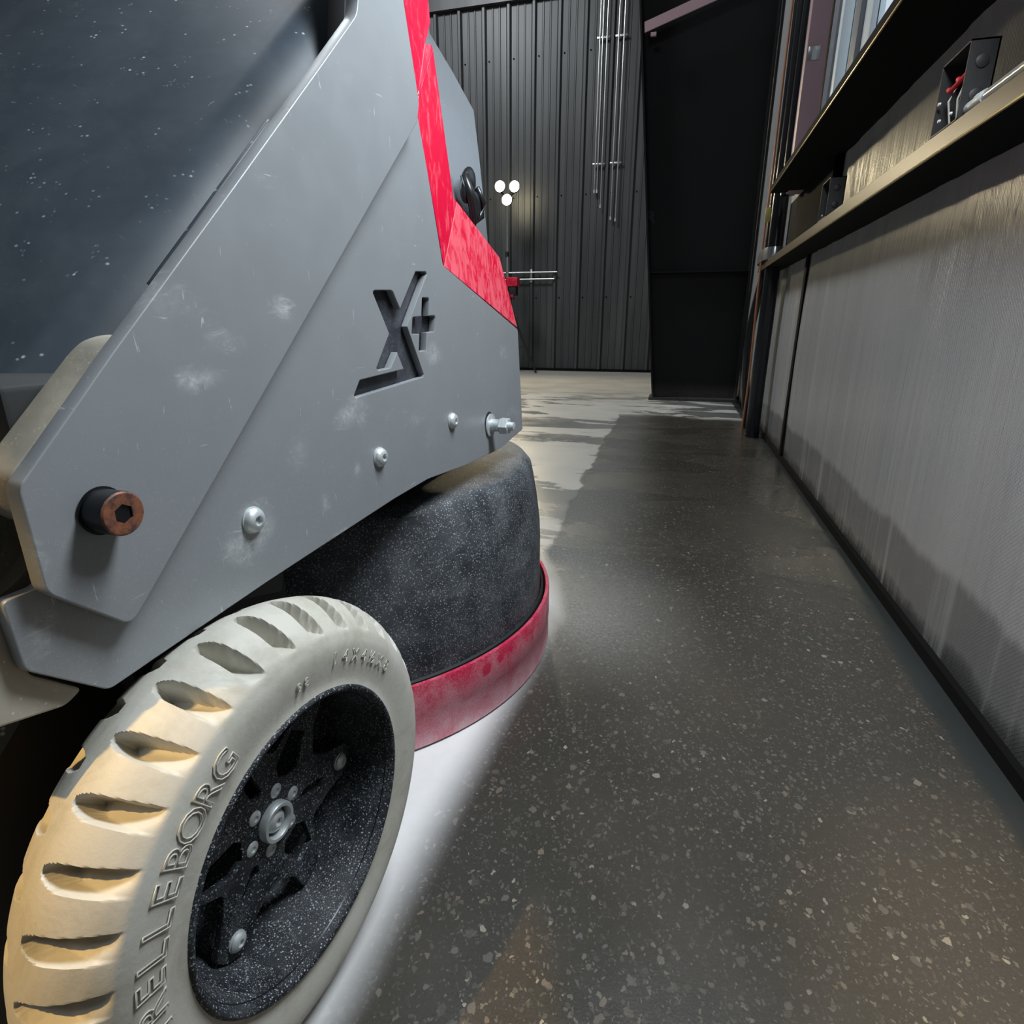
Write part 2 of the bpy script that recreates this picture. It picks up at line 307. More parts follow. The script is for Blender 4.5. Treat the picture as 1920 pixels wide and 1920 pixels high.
M['girt_dark'] = mat('dark_girt', (0.004, 0.0035, 0.0035), 0.8, 0.0, 0.15)
M['conduit'] = mat('galvanised_conduit', (0.55, 0.56, 0.56), 0.32, 0.9)
M['white_frame'] = mat('white_vinyl', (0.80, 0.88, 0.92), 0.35)
M['grey_frame'] = mat('grey_vinyl', (0.25, 0.27, 0.30), 0.4)
M['copper'] = mat('copper_cable', (0.55, 0.22, 0.11), 0.35, 0.4)
M['tape'] = mat('foil_tape', (0.55, 0.56, 0.58), 0.22, 0.8)
m = M['box'] = mat('junction_box_steel', (0.06, 0.06, 0.062), 0.5, 0.4); n = N(m); n.base(n.mix(n.noise(60, 4), (0.025, 0.025, 0.027), (0.06, 0.06, 0.06)))
M['pipe_black'] = mat('black_pipe', (0.012, 0.013, 0.016), 0.25)
M['lamp'] = mat('lamp_lens', (1, 1, 1), 0.4, emit=((1.0, 0.86, 0.52), 60))
M['wire_red'] = mat('red_wire', (0.5, 0.01, 0.02), 0.5)
M['wire_white'] = mat('pale_wire', (0.6, 0.58, 0.52), 0.5)
M['yellow_label'] = mat('yellow_label', (0.6, 0.55, 0.15), 0.5)
M['ceiling'] = mat('dark_roof_sheet', (0.05, 0.05, 0.052), 0.6)
gm = bpy.data.materials.new('window_glass'); gm.use_nodes = True
gb = gm.node_tree.nodes['Principled BSDF']; gb.inputs['Transmission Weight'].default_value = 1; gb.inputs['Roughness'].default_value = 0.02; gb.inputs['IOR'].default_value = 1.05
gb.inputs['Base Color'].default_value = (0.9, 0.96, 1, 1); M['glass'] = gm

# ------------------------------------------------------------------ object helpers
def link(name, me, material=None, parent=None, smooth=False, loc=None, rot=None, angle=35):
    o = bpy.data.objects.new(name, me); S.collection.objects.link(o)
    if material:
        me.materials.clear(); me.materials.append(M[material] if isinstance(material, str) else material)
    if parent: o.parent = parent
    if loc is not None: o.location = loc
    if rot is not None: o.rotation_euler = rot
    if smooth:
        me.polygons.foreach_set('use_smooth', [True]*len(me.polygons))
        if angle < 180: me.set_sharp_from_angle(angle=math.radians(angle))
    return o
def tag(o, label=None, cat=None, group=None, kind=None):
    for k, v in (('label', label), ('category', cat), ('group', group), ('kind', kind)):
        if v: o[k] = v
    return o
def empty(name, loc=(0, 0, 0), rz=0):
    o = bpy.data.objects.new(name, None); S.collection.objects.link(o); o.location = loc; o.rotation_euler = (0, 0, rz); o.empty_display_size = 0.1; return o
def from_bm(name, bm, material, parent=None, smooth=False, angle=35, **kw):
    bmesh.ops.recalc_face_normals(bm, faces=bm.faces)
    me = bpy.data.meshes.new(name); bm.to_mesh(me); bm.free(); return link(name, me, material, parent, smooth, angle=angle, **kw)
def add_box(bm, lo, hi, bev=0.0):
    r = bmesh.ops.create_cube(bm, size=1.0)
    vs = r['verts']
    for v in vs:
        for k in range(3): v.co[k] = lo[k]+(v.co[k]+0.5)*(hi[k]-lo[k])
    if bev > 0:
        es = list({e for v in vs for e in v.link_edges}); bmesh.ops.bevel(bm, geom=es, offset=bev, segments=2, affect='EDGES', profile=0.5)
def box(name, lo, hi, material, parent=None, bev=0.0, **kw):
    bm = bmesh.new(); add_box(bm, lo, hi, bev); return from_bm(name, bm, material, parent, bev > 0, **kw)
def add_lathe(bm, prof, axis='x', seg=48, c=(0, 0, 0), close=True):
    rings = []
    for (a, r) in prof:
        ring = []
        for k in range(seg):
            t = 2*math.pi*k/seg; p, q = r*math.cos(t), r*math.sin(t)
            co = (a, p, q) if axis == 'x' else (p, q, a) if axis == 'z' else (p, a, q)
            ring.append(bm.verts.new(Vector(co)+Vector(c)))
        rings.append(ring)
    for i in range(len(rings)-1):
        for k in range(seg):
            bm.faces.new((rings[i][k], rings[i][(k+1) % seg], rings[i+1][(k+1) % seg], rings[i+1][k]))
    if close:
        bm.faces.new(rings[0]); bm.faces.new(rings[-1])
def lathe(name, prof, material, parent=None, axis='x', seg=48, c=(0, 0, 0), close=True, angle=40, **kw):
    bm = bmesh.new(); add_lathe(bm, prof, axis, seg, c, close); return from_bm(name, bm, material, parent, True, angle, **kw)
def add_tube(bm, pts, r, seg=10, cap=True):
    pts = [Vector(p) for p in pts]; rings = []; up = Vector((0.31, 0.17, 0.93)).normalized()
    for i, p in enumerate(pts):
        d = (pts[min(i+1, len(pts)-1)]-pts[max(i-1, 0)]).normalized()
        a = d.cross(up).normalized(); b = d.cross(a).normalized()
        rr = r[i] if isinstance(r, (list, tuple)) else r
        rings.append([bm.verts.new(p+a*rr*math.cos(2*math.pi*k/seg)+b*rr*math.sin(2*math.pi*k/seg)) for k in range(seg)])
    for i in range(len(rings)-1):
        for k in range(seg): bm.faces.new((rings[i][k], rings[i][(k+1) % seg], rings[i+1][(k+1) % seg], rings[i+1][k]))
    if cap: bm.faces.new(rings[0]); bm.faces.new(rings[-1])
def tube(name, pts, r, material, parent=None, seg=10, **kw):
    bm = bmesh.new(); add_tube(bm, pts, r, seg); return from_bm(name, bm, material, parent, True, 50, **kw)
def rounded(poly, r, seg=4):
    out = []; n_ = len(poly)
    for i in range(n_):
        p0, p, p2 = Vector(poly[i-1]), Vector(poly[i]), Vector(poly[(i+1) % n_])
        a, b = p0-p, p2-p; k = min(r, a.length*0.45, b.length*0.45)
        A, B = p+a.normalized()*k, p+b.normalized()*k
        for s in range(seg+1):
            t = s/seg; out.append((A*(1-t)+p*t)*(1-t)+(p*(1-t)+B*t)*t)
    return [(v.x, v.y) for v in out]
def plate(name, outer, x_face, thick, material, parent=None, holes=(), bev=0.0008, r=0.0):
    """sheet lying in the local y-z plane: front face at x_face, cut-outs go right through"""
    cu = bpy.data.curves.new(name, 'CURVE'); cu.dimensions = '2D'; cu.fill_mode = 'BOTH'
    for k, poly in enumerate([outer]+list(holes)):
        if r and k == 0: poly = rounded(poly, r)
        sp = cu.splines.new('POLY'); sp.points.add(len(poly)-1); sp.use_cyclic_u = True
        for q, (y, z) in zip(sp.points, poly): q.co = (y, z, 0, 1)
    cu.extrude = thick/2-bev; cu.bevel_depth = bev; cu.bevel_resolution = 1; cu.offset = -bev
    t = bpy.data.objects.new('t', cu); S.collection.objects.link(t)
    me = bpy.data.meshes.new_from_object(t.evaluated_get(bpy.context.evaluated_depsgraph_get()))
    bpy.data.objects.remove(t); bpy.data.curves.remove(cu)
    # curve x -> y, curve y -> z, curve z -> x
    me.transform(Matrix(((0, 0, 1, x_face-thick/2), (1, 0, 0, 0), (0, 1, 0, 0), (0, 0, 0, 1))))
    me.name = name
    return link(name, me, material, parent, True, angle=30)
def slab(name, pts, thick, material, parent=None):
    """flat facet given by 3-D corner points, given a real thickness towards -x"""
    bm = bmesh.new(); n_ = len(pts)
    f = [bm.verts.new(p) for p in pts]; g = [bm.verts.new((p[0]-thick, p[1]-0.15*thick, p[2])) for p in pts]
    bm.faces.new(f); bm.faces.new(g[::-1])
    for i in range(n_): bm.faces.new((f[i], f[(i+1) % n_], g[(i+1) % n_], g[i]))
    bmesh.ops.bevel(bm, geom=list(bm.edges), offset=0.0006, segments=1, affect='EDGES')
    return from_bm(name, bm, material, parent)
def copy(o, name=None, parent=None, loc=None, rot=None):
    c = o.copy(); S.collection.objects.link(c); c.parent = parent if parent else o.parent
    if name: c.name = name
    if loc is not None: c.location = loc
    if rot is not None: c.rotation_euler = rot
    for ch in [x for x in bpy.data.objects if x.parent == o]:
        d = ch.copy(); S.collection.objects.link(d); d.parent = c
    return c
# ------------------------------------------------------------------ building shell
XW, YB, XL, YF, ZC = 0.46, 7.30, -9.0, -4.0, 5.6
def st(o, label=None): o['kind'] = 'structure'; return o
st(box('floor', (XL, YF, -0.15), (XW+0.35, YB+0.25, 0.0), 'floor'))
st(box('ceiling', (XL-0.2, YF-0.2, ZC), (XW+0.4, YB+0.3, ZC+0.1), 'ceiling'))
st(box('wall_left', (XL-0.2, YF-0.2, 0), (XL, YB+0.3, ZC), 'rib'))
st(box('wall_front', (XL, YF-0.2, 0), (XW+0.1, YF, ZC), 'rib'))
# right wall: puckered insulation facing with a window opening
WY0, WY1, WZ0, WZ1 = 1.15, 2.84, 1.16, 2.35
def wall_mesh():
    bm = bmesh.new()
    ys = []
    y = YF
    while y < YB+0.2:
        ys.append(y); y += 0.007 if 0.3 < y < 4.2 else 0.05
    for e in (WY0, WY1): ys.append(e)
    ys = sorted(set(ys)); zs = sorted(set([0.0, 0.02, 0.06, 0.12, 0.2, 0.3, 0.4, 0.5, 0.6, 0.7, 0.8, 0.9, 1.0, 1.08, WZ0, 1.5, 1.9, WZ1, 3.0, 4.2, ZC]))
    g = {}
    for i, y in enumerate(ys):
        for j, z in enumerate(zs):
            k = min(1, z/0.1)
            a = 0.0035*noise.noise((y*9, z*0.25, 1.3))+0.0015*noise.noise((y*28, z*0.3, 4.1))
            # deeper pleats near the far corner
            q = max(0, 1-abs(y-2.9)/0.8); a += 0.010*q*noise.noise((y*15, z*0.25, 9.2))
            # billow between the girts, pinned at girts and foot
            a += 0.010*math.sin(min(max(z, 0), 0.84)/0.84*math.pi)*(0.6+0.4*noise.noise((y*1.3, 0, 2)))
            g[i, j] = bm.verts.new((XW-k*a*(1 if z < 1.1 else 0.3), y, z))
    for i in range(len(ys)-1):
        for j in range(len(zs)-1):
            cy, cz = (ys[i]+ys[i+1])/2, (zs[j]+zs[j+1])/2
            if WY0 < cy < WY1 and WZ0 < cz < WZ1: continue
            bm.faces.new((g[i, j], g[i+1, j], g[i+1, j+1], g[i, j+1]))
    return bm
st(from_bm('wall_right', wall_mesh(), 'foil', None, True, 180))
# outer sheet behind the insulation with the same opening
bm = bmesh.new()
for lo, hi in (((XW+0.09, YF, 0), (XW+0.12, WY0, ZC)), ((XW+0.09, WY1, 0), (XW+0.12, YB+0.3, ZC)), ((XW+0.09, WY0, 0), (XW+0.12, WY1, WZ0)), ((XW+0.09, WY0, WZ1), (XW+0.12, WY1, ZC)),
               ((XW-0.001, WY0-0.02, WZ0-0.02), (XW+0.1, WY1+0.02, WZ0)), ((XW-0.001, WY0-0.02, WZ1), (XW+0.1, WY1+0.02, WZ1+0.02)), ((XW-0.001, WY1, WZ0), (XW+0.1, WY1+0.02, WZ1)), ((XW-0.001, WY0-0.02, WZ0), (XW+0.1, WY0, WZ1))):
    add_box(bm, lo, hi)
st(from_bm('trim_1', bm, 'mauve'))
st(box('baseboard_right', (XW-0.012, YF, 0.0), (XW+0.02, YB, 0.022), 'girt_dark'))
# back wall: backing, ribbed sheets (each 3-rib sheet a part), eave trim
wb = st(box('wall_back', (XL, YB+0.035, 0), (XW+0.4, YB+0.2, ZC), 'rib'))
def sheet_mesh(w=0.8412, p=0.2804, ht=ZC):
    prof = []
    for k in range(3):
        o = k*p
        prof += [(o, 0.0), (o+0.018, -0.032), (o+0.044, -0.032), (o+0.062, 0.0), (o+0.118, 0.0), (o+0.124, -0.006), (o+0.136, -0.006), (o+0.142, 0.0), (o+0.196, 0.0), (o+0.202, -0.006), (o+0.214, -0.006), (o+0.220, 0.0)]
    prof.append((w, 0.0))
    bm = bmesh.new(); pr = []
    for x, d in prof: pr.append((bm.verts.new((x, d, 0.0)), bm.verts.new((x, d, ht))))
    for a, b in zip(pr, pr[1:]): bm.faces.new((a[0], b[0], b[1], a[1]))
    me = bpy.data.meshes.new('ribbed_sheet'); bm.to_mesh(me); bm.free(); return me
sm = sheet_mesh()
x = -1.759-0.031-0.8412*6
k = 0
while x < XW+0.1:
    link('ribbed_sheet', sm, 'rib' if k == 0 else None, wb, loc=(x, YB+0.034, 0)); x += 0.8412; k += 1
st(box('trim_2', (XL, YB-0.03, 3.80), (-1.3, YB+0.02, 3.95), 'rib'))
st(box('trim_3', (XL, YB-0.004, 0.0), (XW, YB+0.03, 0.03), 'girt_dark'))
# small screws where sheets meet the girts
bm = bmesh.new()
for zz in (0.85, 1.94, 3.3):
    xx = -1.759-0.031-0.2804*9
    while xx < 0.3:
        bmesh.ops.create_icosphere(bm, subdivisions=1, radius=0.009, matrix=Matrix.Translation((xx+0.085, YB+0.03, zz))); xx += 0.2804
tag(from_bm('screw', bm, 'girt_dark', wb), kind='stuff')

# ------------------------------------------------------------------ tapered steel frame column
def col_part(name, quad, y0, y1, material, parent):
    bm = bmesh.new(); f = [bm.verts.new((x, y0, z)) for x, z in quad]; g = [bm.verts.new((x, y1, z)) for x, z in quad]
    bm.faces.new(f); bm.faces.new(g[::-1])
    for i in range(4): bm.faces.new((f[i], f[(i+1) % 4], g[(i+1) % 4], g[i]))
    return from_bm(name, bm, material, parent)
cy = 4.63
col = empty('steel_column', (0.14, cy+0.1, 0)); pm = col.matrix_basis.inverted()
tag(col, 'tall black tapered steel frame column standing on the floor by the far wall', 'column')
def cpart(name, quad, y0, y1, m='steel_dark'):
    return col_part(name, [(x-0.14, z) for x, z in quad], y0-cy-0.1, y1-cy-0.1, m, col)
def xl(z): return -0.165-z*0.1015
cpart('web', [(xl(0.02)+0.01, 0.02), (0.43, 0.02), (0.43, 5.5), (xl(5.5)+0.01, 5.5)], cy+0.095, cy+0.105)
cpart('flange', [(xl(0.02), 0.02), (xl(0.02)+0.012, 0.02), (xl(5.5)+0.012, 5.5), (xl(5.5), 5.5)], cy, cy+0.2)
cpart('flange', [(0.428, 0.02), (0.44, 0.02), (0.44, 5.5), (0.428, 5.5)], cy, cy+0.2)
cpart('base_plate', [(-0.19, 0.0), (0.445, 0.0), (0.445, 0.02), (-0.19, 0.02)], cy-0.01, cy+0.22)
cpart('stiffener', [(xl(0.9)+0.012, 0.900), (0.428, 0.900), (0.428, 0.909), (xl(0.909)+0.012, 0.909)], cy+0.035, cy+0.095)
tag(cpart('stiffener', [(-0.375, 2.343), (0.43, 2.575), (0.43, 2.640), (-0.38, 2.400)], cy-0.012, cy-0.002, 'mauve'), 'mauve primed sloping bar')
bm = bmesh.new(); add_box(bm, (-0.335-0.14, -0.125, 2.315), (-0.30-0.14, -0.105, 2.335)); from_bm('bolt', bm, 'mauve', col)
# chalk letter on the column web
def text_mesh(s, size, outline=0.0, extrude=0.0006, fill='NONE'):
    cu = bpy.data.curves.new('t', 'FONT'); cu.body = s; cu.size = size; cu.align_x = 'CENTER'; cu.align_y = 'CENTER'
    if fill == 'NONE': cu.fill_mode = 'NONE'; cu.bevel_depth = outline; cu.bevel_resolution = 1; cu.resolution_u = 3
    else: cu.extrude = extrude; cu.resolution_u = 3
    t = bpy.data.objects.new('t', cu); S.collection.objects.link(t)
    me = bpy.data.meshes.new_from_object(t.evaluated_get(bpy.context.evaluated_depsgraph_get()))
    bpy.data.objects.remove(t); bpy.data.curves.remove(cu); return me
me = text_mesh('R', 0.11, outline=0.0012); M['chalk'] = mat('chalk', (0.13, 0.13, 0.14), 0.9)
link('chalk_letter', me, 'chalk', col, loc=(-0.268-0.14, -0.008, 1.27), rot=(math.pi/2, 0, 0))

# ------------------------------------------------------------------ girts
def girt(name, y0, y1, zb, xf, fh, mface, label):
    g = empty(name, (XW, (y0+y1)/2, zb)); tag(g, label, 'beam')
    L_ = (y1-y0)/2
    box('web', (xf-XW, -L_, 0), (0.004, L_, 0.003), 'girt_dark', g)
    box('flange', (xf-XW, -L_, 0.003), (xf-XW+0.003, L_, fh), mface, g)
    tube('lip', [(xf-XW-0.001, -L_, 0.0015), (xf-XW-0.001, L_, 0.0015)], 0.0022, 'lip_highlight', g, 6)
    return g
M['lip_highlight'] = mat('painted_lip_highlight', (0.42, 0.32, 0.14), 0.3, 0.5)  # gold base colour paints the warm highlight along each girt lip
girt('wall_girt', YF+0.05, 3.47, 0.803, 0.363, 0.031, 'girt', 'long brown steel girt running along the right wall at mid height')
girt('sill_girt', YF+0.05, 2.88, 1.062, 0.312, 0.026, 'girt_dark', 'dark steel girt running under the window as its sill')
pn = box('blocking_panel', (-0.012, -0.41, -0.12), (0.012, 0.41, 0.12), 'girt_dark', None, 0.002)
pn.location = (0.441, 2.71, 0.938)
tag(pn, 'black steel panel filling the gap between the two girts below the window corner', 'panel')
bm = bmesh.new(); add_lathe(bm, [(-0.006, 0.008), (0.0, 0.009), (0.002, 0.009)], 'x', 6); b_ = from_bm('bolt', bm, 'zinc', pn, loc=(-0.014, 0.25, -0.085))

# ------------------------------------------------------------------ window
w1 = box('window_1', (XW+0.03, WY0, WZ0), (XW+0.045, WY1, WZ0+0.001), 'white_frame'); st(w1)
def wpart(name, lo, hi, m, bev=0.003): return box(name, lo, hi, m, w1, bev)
wpart('outer_frame', (XW-0.012, 2.72, WZ0-0.03), (XW+0.06, 2.81, WZ1), 'grey_frame')
wpart('sash_frame', (XW-0.004, 2.665, WZ0), (XW+0.05, 2.715, WZ1), 'white_frame')
wpart('pane', (XW+0.028, 2.49, WZ0), (XW+0.034, 2.665, WZ1), 'glass', 0)
wpart('mullion', (XW-0.002, 2.405, WZ0), (XW+0.05, 2.485, WZ1), 'grey_frame')
wpart('sash_frame', (XW+0.012, 2.31, WZ0), (XW+0.05, 2.40, WZ1), 'white_frame')
wpart('sash_frame', (XW+0.0, WY0, WZ0), (XW+0.05, WY0+0.06, WZ1), 'white_frame')
wpart('pane', (XW+0.028, WY0+0.06, WZ0), (XW+0.034, 2.31, WZ1), 'glass', 0)
jb = empty('window_jamb', (0.412, 2.86, WZ0-0.09)); tag(jb, 'mauve primed steel jamb post standing at the far side of the window', 'post')
box('channel', (-0.036, -0.02, -0.01), (0.034, 0.06, 3.2), 'mauve', jb, 0.004)
box('weld_patch', (-0.030, -0.0235, 0.43), (0.012, -0.0195, 0.475), 'tape', jb, 0.001)

# ------------------------------------------------------------------ pipes and cables in the far corner
def wob(x, y, z0, z1, a, seed, nseg=26, bow=0.0):
    pts = []
    for i in range(nseg+1):
        z = z0+(z1-z0)*i/nseg
        pts.append((x+a*noise.noise((seed, z*1.6, 0))-bow*math.sin(math.pi*min(1, z/0.85)), y+a*noise.noise((seed+5, z*1.6, 3)), z))
    return pts
p = tube('drain_pipe', wob(0.398, 3.2, 0.0, 3.6, 0.006, 1.0), 0.034, 'pipe_black', None, 20)
tag(p, 'thick black pipe standing from floor upward beside the end of the brown girt', 'pipe')
p = tube('flexible_hose', wob(0.402, 3.46, 0.0, 3.6, 0.004, 3.0, bow=0.045), 0.022, 'pipe_black', None, 14)
tag(p, 'thin black hose bowing out to the left of the thick black pipe', 'hose')
p = tube('ground_cable', wob(0.352, 3.26, 0.0, 1.95, 0.010, 6.0), 0.0048, 'copper', None, 8)
tag(p, 'bare copper cable running up the front of the black pipes', 'cable')
p = tube('riser_pipe', wob(0.385, 2.93, 1.06, 3.6, 0.004, 8.0), 0.028, 'pipe_black', None, 20)
tag(p, 'glossy black pipe rising next to the mauve window jamb', 'pipe')
bm = bmesh.new(); rr_ = []
for k in range(32):
    t = 2*math.pi*k/32; cx_, cy_ = 0.047*abs(math.cos(t))**0.6*math.copysign(1, math.cos(t)), 0.190*abs(math.sin(t))**0.6*math.copysign(1, math.sin(t))
    rr_.append([bm.verts.new((cx_*q_, cy_*(1+(q_-1)*0.3), z_)) for q_, z_ in ((1, -0.026), (1.03, 0.0), (1, 0.026), (0.97, 0.026), (0.97, -0.026))])
for k in range(32):
    for i in range(5): bm.faces.new((rr_[k][i], rr_[(k+1) % 32][i], rr_[(k+1) % 32][(i+1) % 5], rr_[k][(i+1) % 5]))
o = from_bm('pipe_strap', bm, 'tape', None, True, loc=(0.392, 3.30, 0.86)); tag(o, 'silver foil strap wrapped round the black pipes at girt height', 'strap')
o = box('cable_tag', (-0.012, -0.003, -0.03), (0.012, 0.003, 0.03), 'yellow_label', None, 0.002, loc=(0.352, 3.235, 1.035)); tag(o, 'small yellow tag wrapped on the copper cable', 'tag')
o = box('dark_wall_strip', (-0.003, -0.022, -0.40), (0.003, 0.022, 0.40), 'girt_dark', None, 0.002, loc=(0.452, 2.66, 0.41)); tag(o, 'dark vertical strip on the pale wall right of the pipes', 'strip')  # narrow dark strip laid upright on the wall face

# ------------------------------------------------------------------ junction boxes on the girt
def jbox(loc, dx, dy, dz, label, wires):
    r = empty('junction_box', loc); tag(r, label, 'electrical box', 'junction boxes on the wall girt')
    t = 0.0022; bm = bmesh.new()
    add_box(bm, (dx-t, 0, 0), (dx, dy, dz)); add_box(bm, (0, 0, 0), (dx, t, dz)); add_box(bm, (0, dy-t, 0), (dx, dy, dz))
    add_box(bm, (0, 0, 0), (dx, dy, t)); add_box(bm, (0, 0, dz-t), (dx, dy, dz))
    from_bm('shell', bm, 'box', r)
    for cz in (0.30, 0.72):
        lathe('knockout', [(0, 0.0085), (-0.0012, 0.0085), (-0.0018, 0.0075)], 'box', r, 'y', 20, (dx*0.5, 0, dz*cz))
    if wires:
        tube('wire', [(0.012, dy*0.35, 0.004), (0.006, dy*0.3, dz*0.35), (0.012, dy*0.25, dz*0.6)], 0.0014, 'wire_white', r, 6)
        tube('wire', [(0.014, dy*0.65, 0.004), (0.004, dy*0.6, dz*0.4), (0.014, dy*0.7, dz*0.62)], 0.0014, 'wire_white', r, 6)
        tube('wire', [(0.010, dy*0.2, dz*0.66), (0.004, dy*0.32, dz*0.56), (0.006, dy*0.42, dz*0.64)], 0.0036, 'wire_red', r, 8)
        tube('wire', [(0.010, dy*0.5, dz*0.62), (0.004, dy*0.62, dz*0.54), (0.006, dy*0.75, dz*0.60)], 0.0036, 'wire_red', r, 8)
        for a, b in ((0.75, 0.18), (0.30, 0.16), (0.88, 0.45)):
            lathe('screw', [(-0.002, 0.0024), (0.001, 0.0030)], 'zinc', r, 'x', 10, (0.001, dy*a, dz*b))
    else:
        lathe('screw', [(-0.002, 0.0026), (0.001, 0.0030)], 'zinc', r, 'x', 10, (0.001, dy*0.5, dz*0.1))
    return r
jbox((0.362, 1.12, 0.834), 0.036, 0.098, 0.098, 'open black junction box showing red wires, on the girt near a conduit', True)
jbox((0.362, 1.96, 0.834), 0.040, 0.10, 0.098, 'plain dark junction box farther along the girt near the window corner', False)
c_ = tube('girt_conduit', [(0.376, -2.0, 0.846), (0.376, 0.9, 0.846), (0.376, 1.07, 0.846)], 0.0075, 'conduit', None, 12)
tag(c_, 'bright steel conduit lying along the top of the brown girt into the open box', 'conduit')
lathe('coupling', [(1.066, 0.0095), (1.085, 0.0105), (1.09, 0.0085), (1.118, 0.0085)], 'zinc', c_, 'y', 14, (0.376, 0, 0.846))

# ------------------------------------------------------------------ conduits on the back wall
yc = YB-0.016
order = ['leftmost', 'second from left', 'third from left', 'fourth from left', 'rightmost']
for (xx, zb), od in zip(((-1.046, 1.939), (-1.016, 1.938), (-0.971, 1.786), (-0.852, 1.662), (-0.797, 1.644)), order):
    o = tube('wall_conduit', [(xx, yc, zb), (xx, yc, 5.4)], 0.0085, 'conduit', None, 10)
    tag(o, '%s of the five vertical steel conduits hanging down the far ribbed wall' % od, 'conduit', 'vertical conduits on the far wall')
    lathe('end_fitting', [(zb-0.004, 0.011), (zb+0.03, 0.011)], 'zinc', o, 'z', 10, (xx, yc, 0))
for (x0, x1, nm) in ((-1.075, -0.94, 'left group of three'), (-0.885, -0.76, 'right pair')):
    for z, w_ in ((2.22, 'lower'), (3.38, 'upper')):
        o = box('strut_strap', (x0, yc+0.002, z-0.010), (x1, yc+0.018, z+0.010), 'conduit', None, 0.001)
        tag(o, '%s steel strut strap clamping the %s of vertical conduits' % (w_, nm), 'strap')
for z, xe, od in ((1.131, -1.445, 'upper'), (1.055, -1.475, 'lower')):
    o = tube('wall_conduit', [(-3.2, yc, z), (xe, yc, z)], 0.0095, 'conduit', None, 10)
    tag(o, '%s of the two level conduits on the far wall behind the work light' % od, 'conduit', 'level conduits on the far wall')
o = box('strut_strap', (-1.775, yc+0.004, 1.02), (-1.745, yc+0.018, 1.165), 'conduit', None, 0.001); tag(o, 'short upright strap holding the two level conduits on the far wall', 'strap')

# ------------------------------------------------------------------ tripod work light
wl = empty('work_light', (-1.944, 6.9, 0)); tag(wl, 'tripod work light with three glowing lamps in front of the far ribbed wall', 'work light')
tube('pole', [(0, 0, 0.25), (0, 0, 1.30)], 0.017, 'conduit', wl, 14)
tube('pole', [(0, 0, 1.28), (0, 0, 1.80)], 0.013, 'conduit', wl, 14)
lathe('collar', [(1.27, 0.022), (1.32, 0.022)], 'black', wl, 'z', 14)
for dx, dz in ((-0.076, 1.978), (0.087, 1.969), (0.002, 1.843)):
    h = lathe('lamp_head', [(0.03, 0.03), (0.02, 0.055), (-0.02, 0.058)], 'black', wl, 'y', 20, (dx, 0, dz), False)
    l_ = lathe('lens', [(-0.014, 0.054), (-0.022, 0.045), (-0.025, 0.02)], 'lamp', h, 'y', 20, (dx, 0, dz))
for a in ((0.087, -0.076),):
    tube('crossbar', [(-0.076, 0.03, 1.93), (0.0, 0.03, 1.86), (0.087, 0.03, 1.93)], 0.008, 'black', wl, 8)
box('battery_box', (0.0, -0.06, 0.955), (0.135, 0.06, 1.052), 'red', wl, 0.006)
box('bracket', (0.03, -0.05, 0.86), (0.115, 0.05, 0.955), 'black', wl, 0.006)
box('latch', (0.05, -0.055, 0.842), (0.085, -0.03, 0.868), 'red', wl, 0.002)
for k, (ax, ay) in enumerate(((0.36, -0.05), (-0.25, -0.28), (-0.2, 0.3))):
    tube('leg', [(0.02*(ax > 0), 0, 0.80), (ax*0.5, ay*0.5, 0.40), (ax, ay, 0.012)], 0.013, 'black', wl, 10)
    tube('brace', [(0, 0, 0.30), (ax*0.62, ay*0.62, 0.30)], 0.007, 'black', wl, 8)
spot('work_light_beam', (-1.93, 6.80, 1.93), (-1.2, 3.0, 0.9), 105, (1.0, 0.84, 0.55), 150, 0.10, 0.6)

# ------------------------------------------------------------------ the floor grinder
G = empty('floor_grinder', (-0.59, 0.88, 0), math.radians(-5.34))
tag(G, 'large walk-behind floor grinder with grey side plates, red covers and cream tyre', 'floor grinder')
XB, XA = 0.3393, 0.3513
plate('side_plate', PLATE_B, XB, 0.008, 'plate', G, [LOGO_X, LOGO_PLUS], r=0.004)
plate('logo_backing', [(-0.37, 0.478), (-0.18, 0.478), (-0.18, 0.615), (-0.37, 0.615)], XB-0.0085, 0.004, 'logo_back', G)
plate('lever_plate', PLATE_A, XA, 0.0112, 'plate', G, r=0.006)
plate('pivot_block', BLOCK, XA-0.0115, 0.026, 'edge', G, r=0.008, bev=0.0015)
M['brace'] = dusty('brace_dusty_warm_lit', (0.30, 0.28, 0.23), (0.6, 0.57, 0.5), 0.6, 0.0, 0.55, 300, 0.4)  # dusty brace; its lighter tan base paints in the warm lamp light
plate('frame_brace', BRACE, XB-0.009, 0.03, 'brace', G, r=0.004, bev=0.0015)
plate('bracket', BRACKET, XB-0.03, 0.006, 'black', G, r=0.004)
tube('edge_rib', [(0.328, -0.420, 0.692), (0.331, -0.426, 0.6885), (0.331, -0.537, 0.580), (0.328, -0.541, 0.574)], 0.0022, 'hood', G)
slab('red_cover', V_RED_TOP, 0.02, 'red', G)
slab('red_cover', V_RED_FLAP, 0.02, 'red', G)
slab('red_cover', V_RED_MID, 0.02, 'red', G)
o = slab('red_cover', V_RED_LOW, 0.02, 'red_dusty', G); tag(o, 'dust-covered lower red cover')
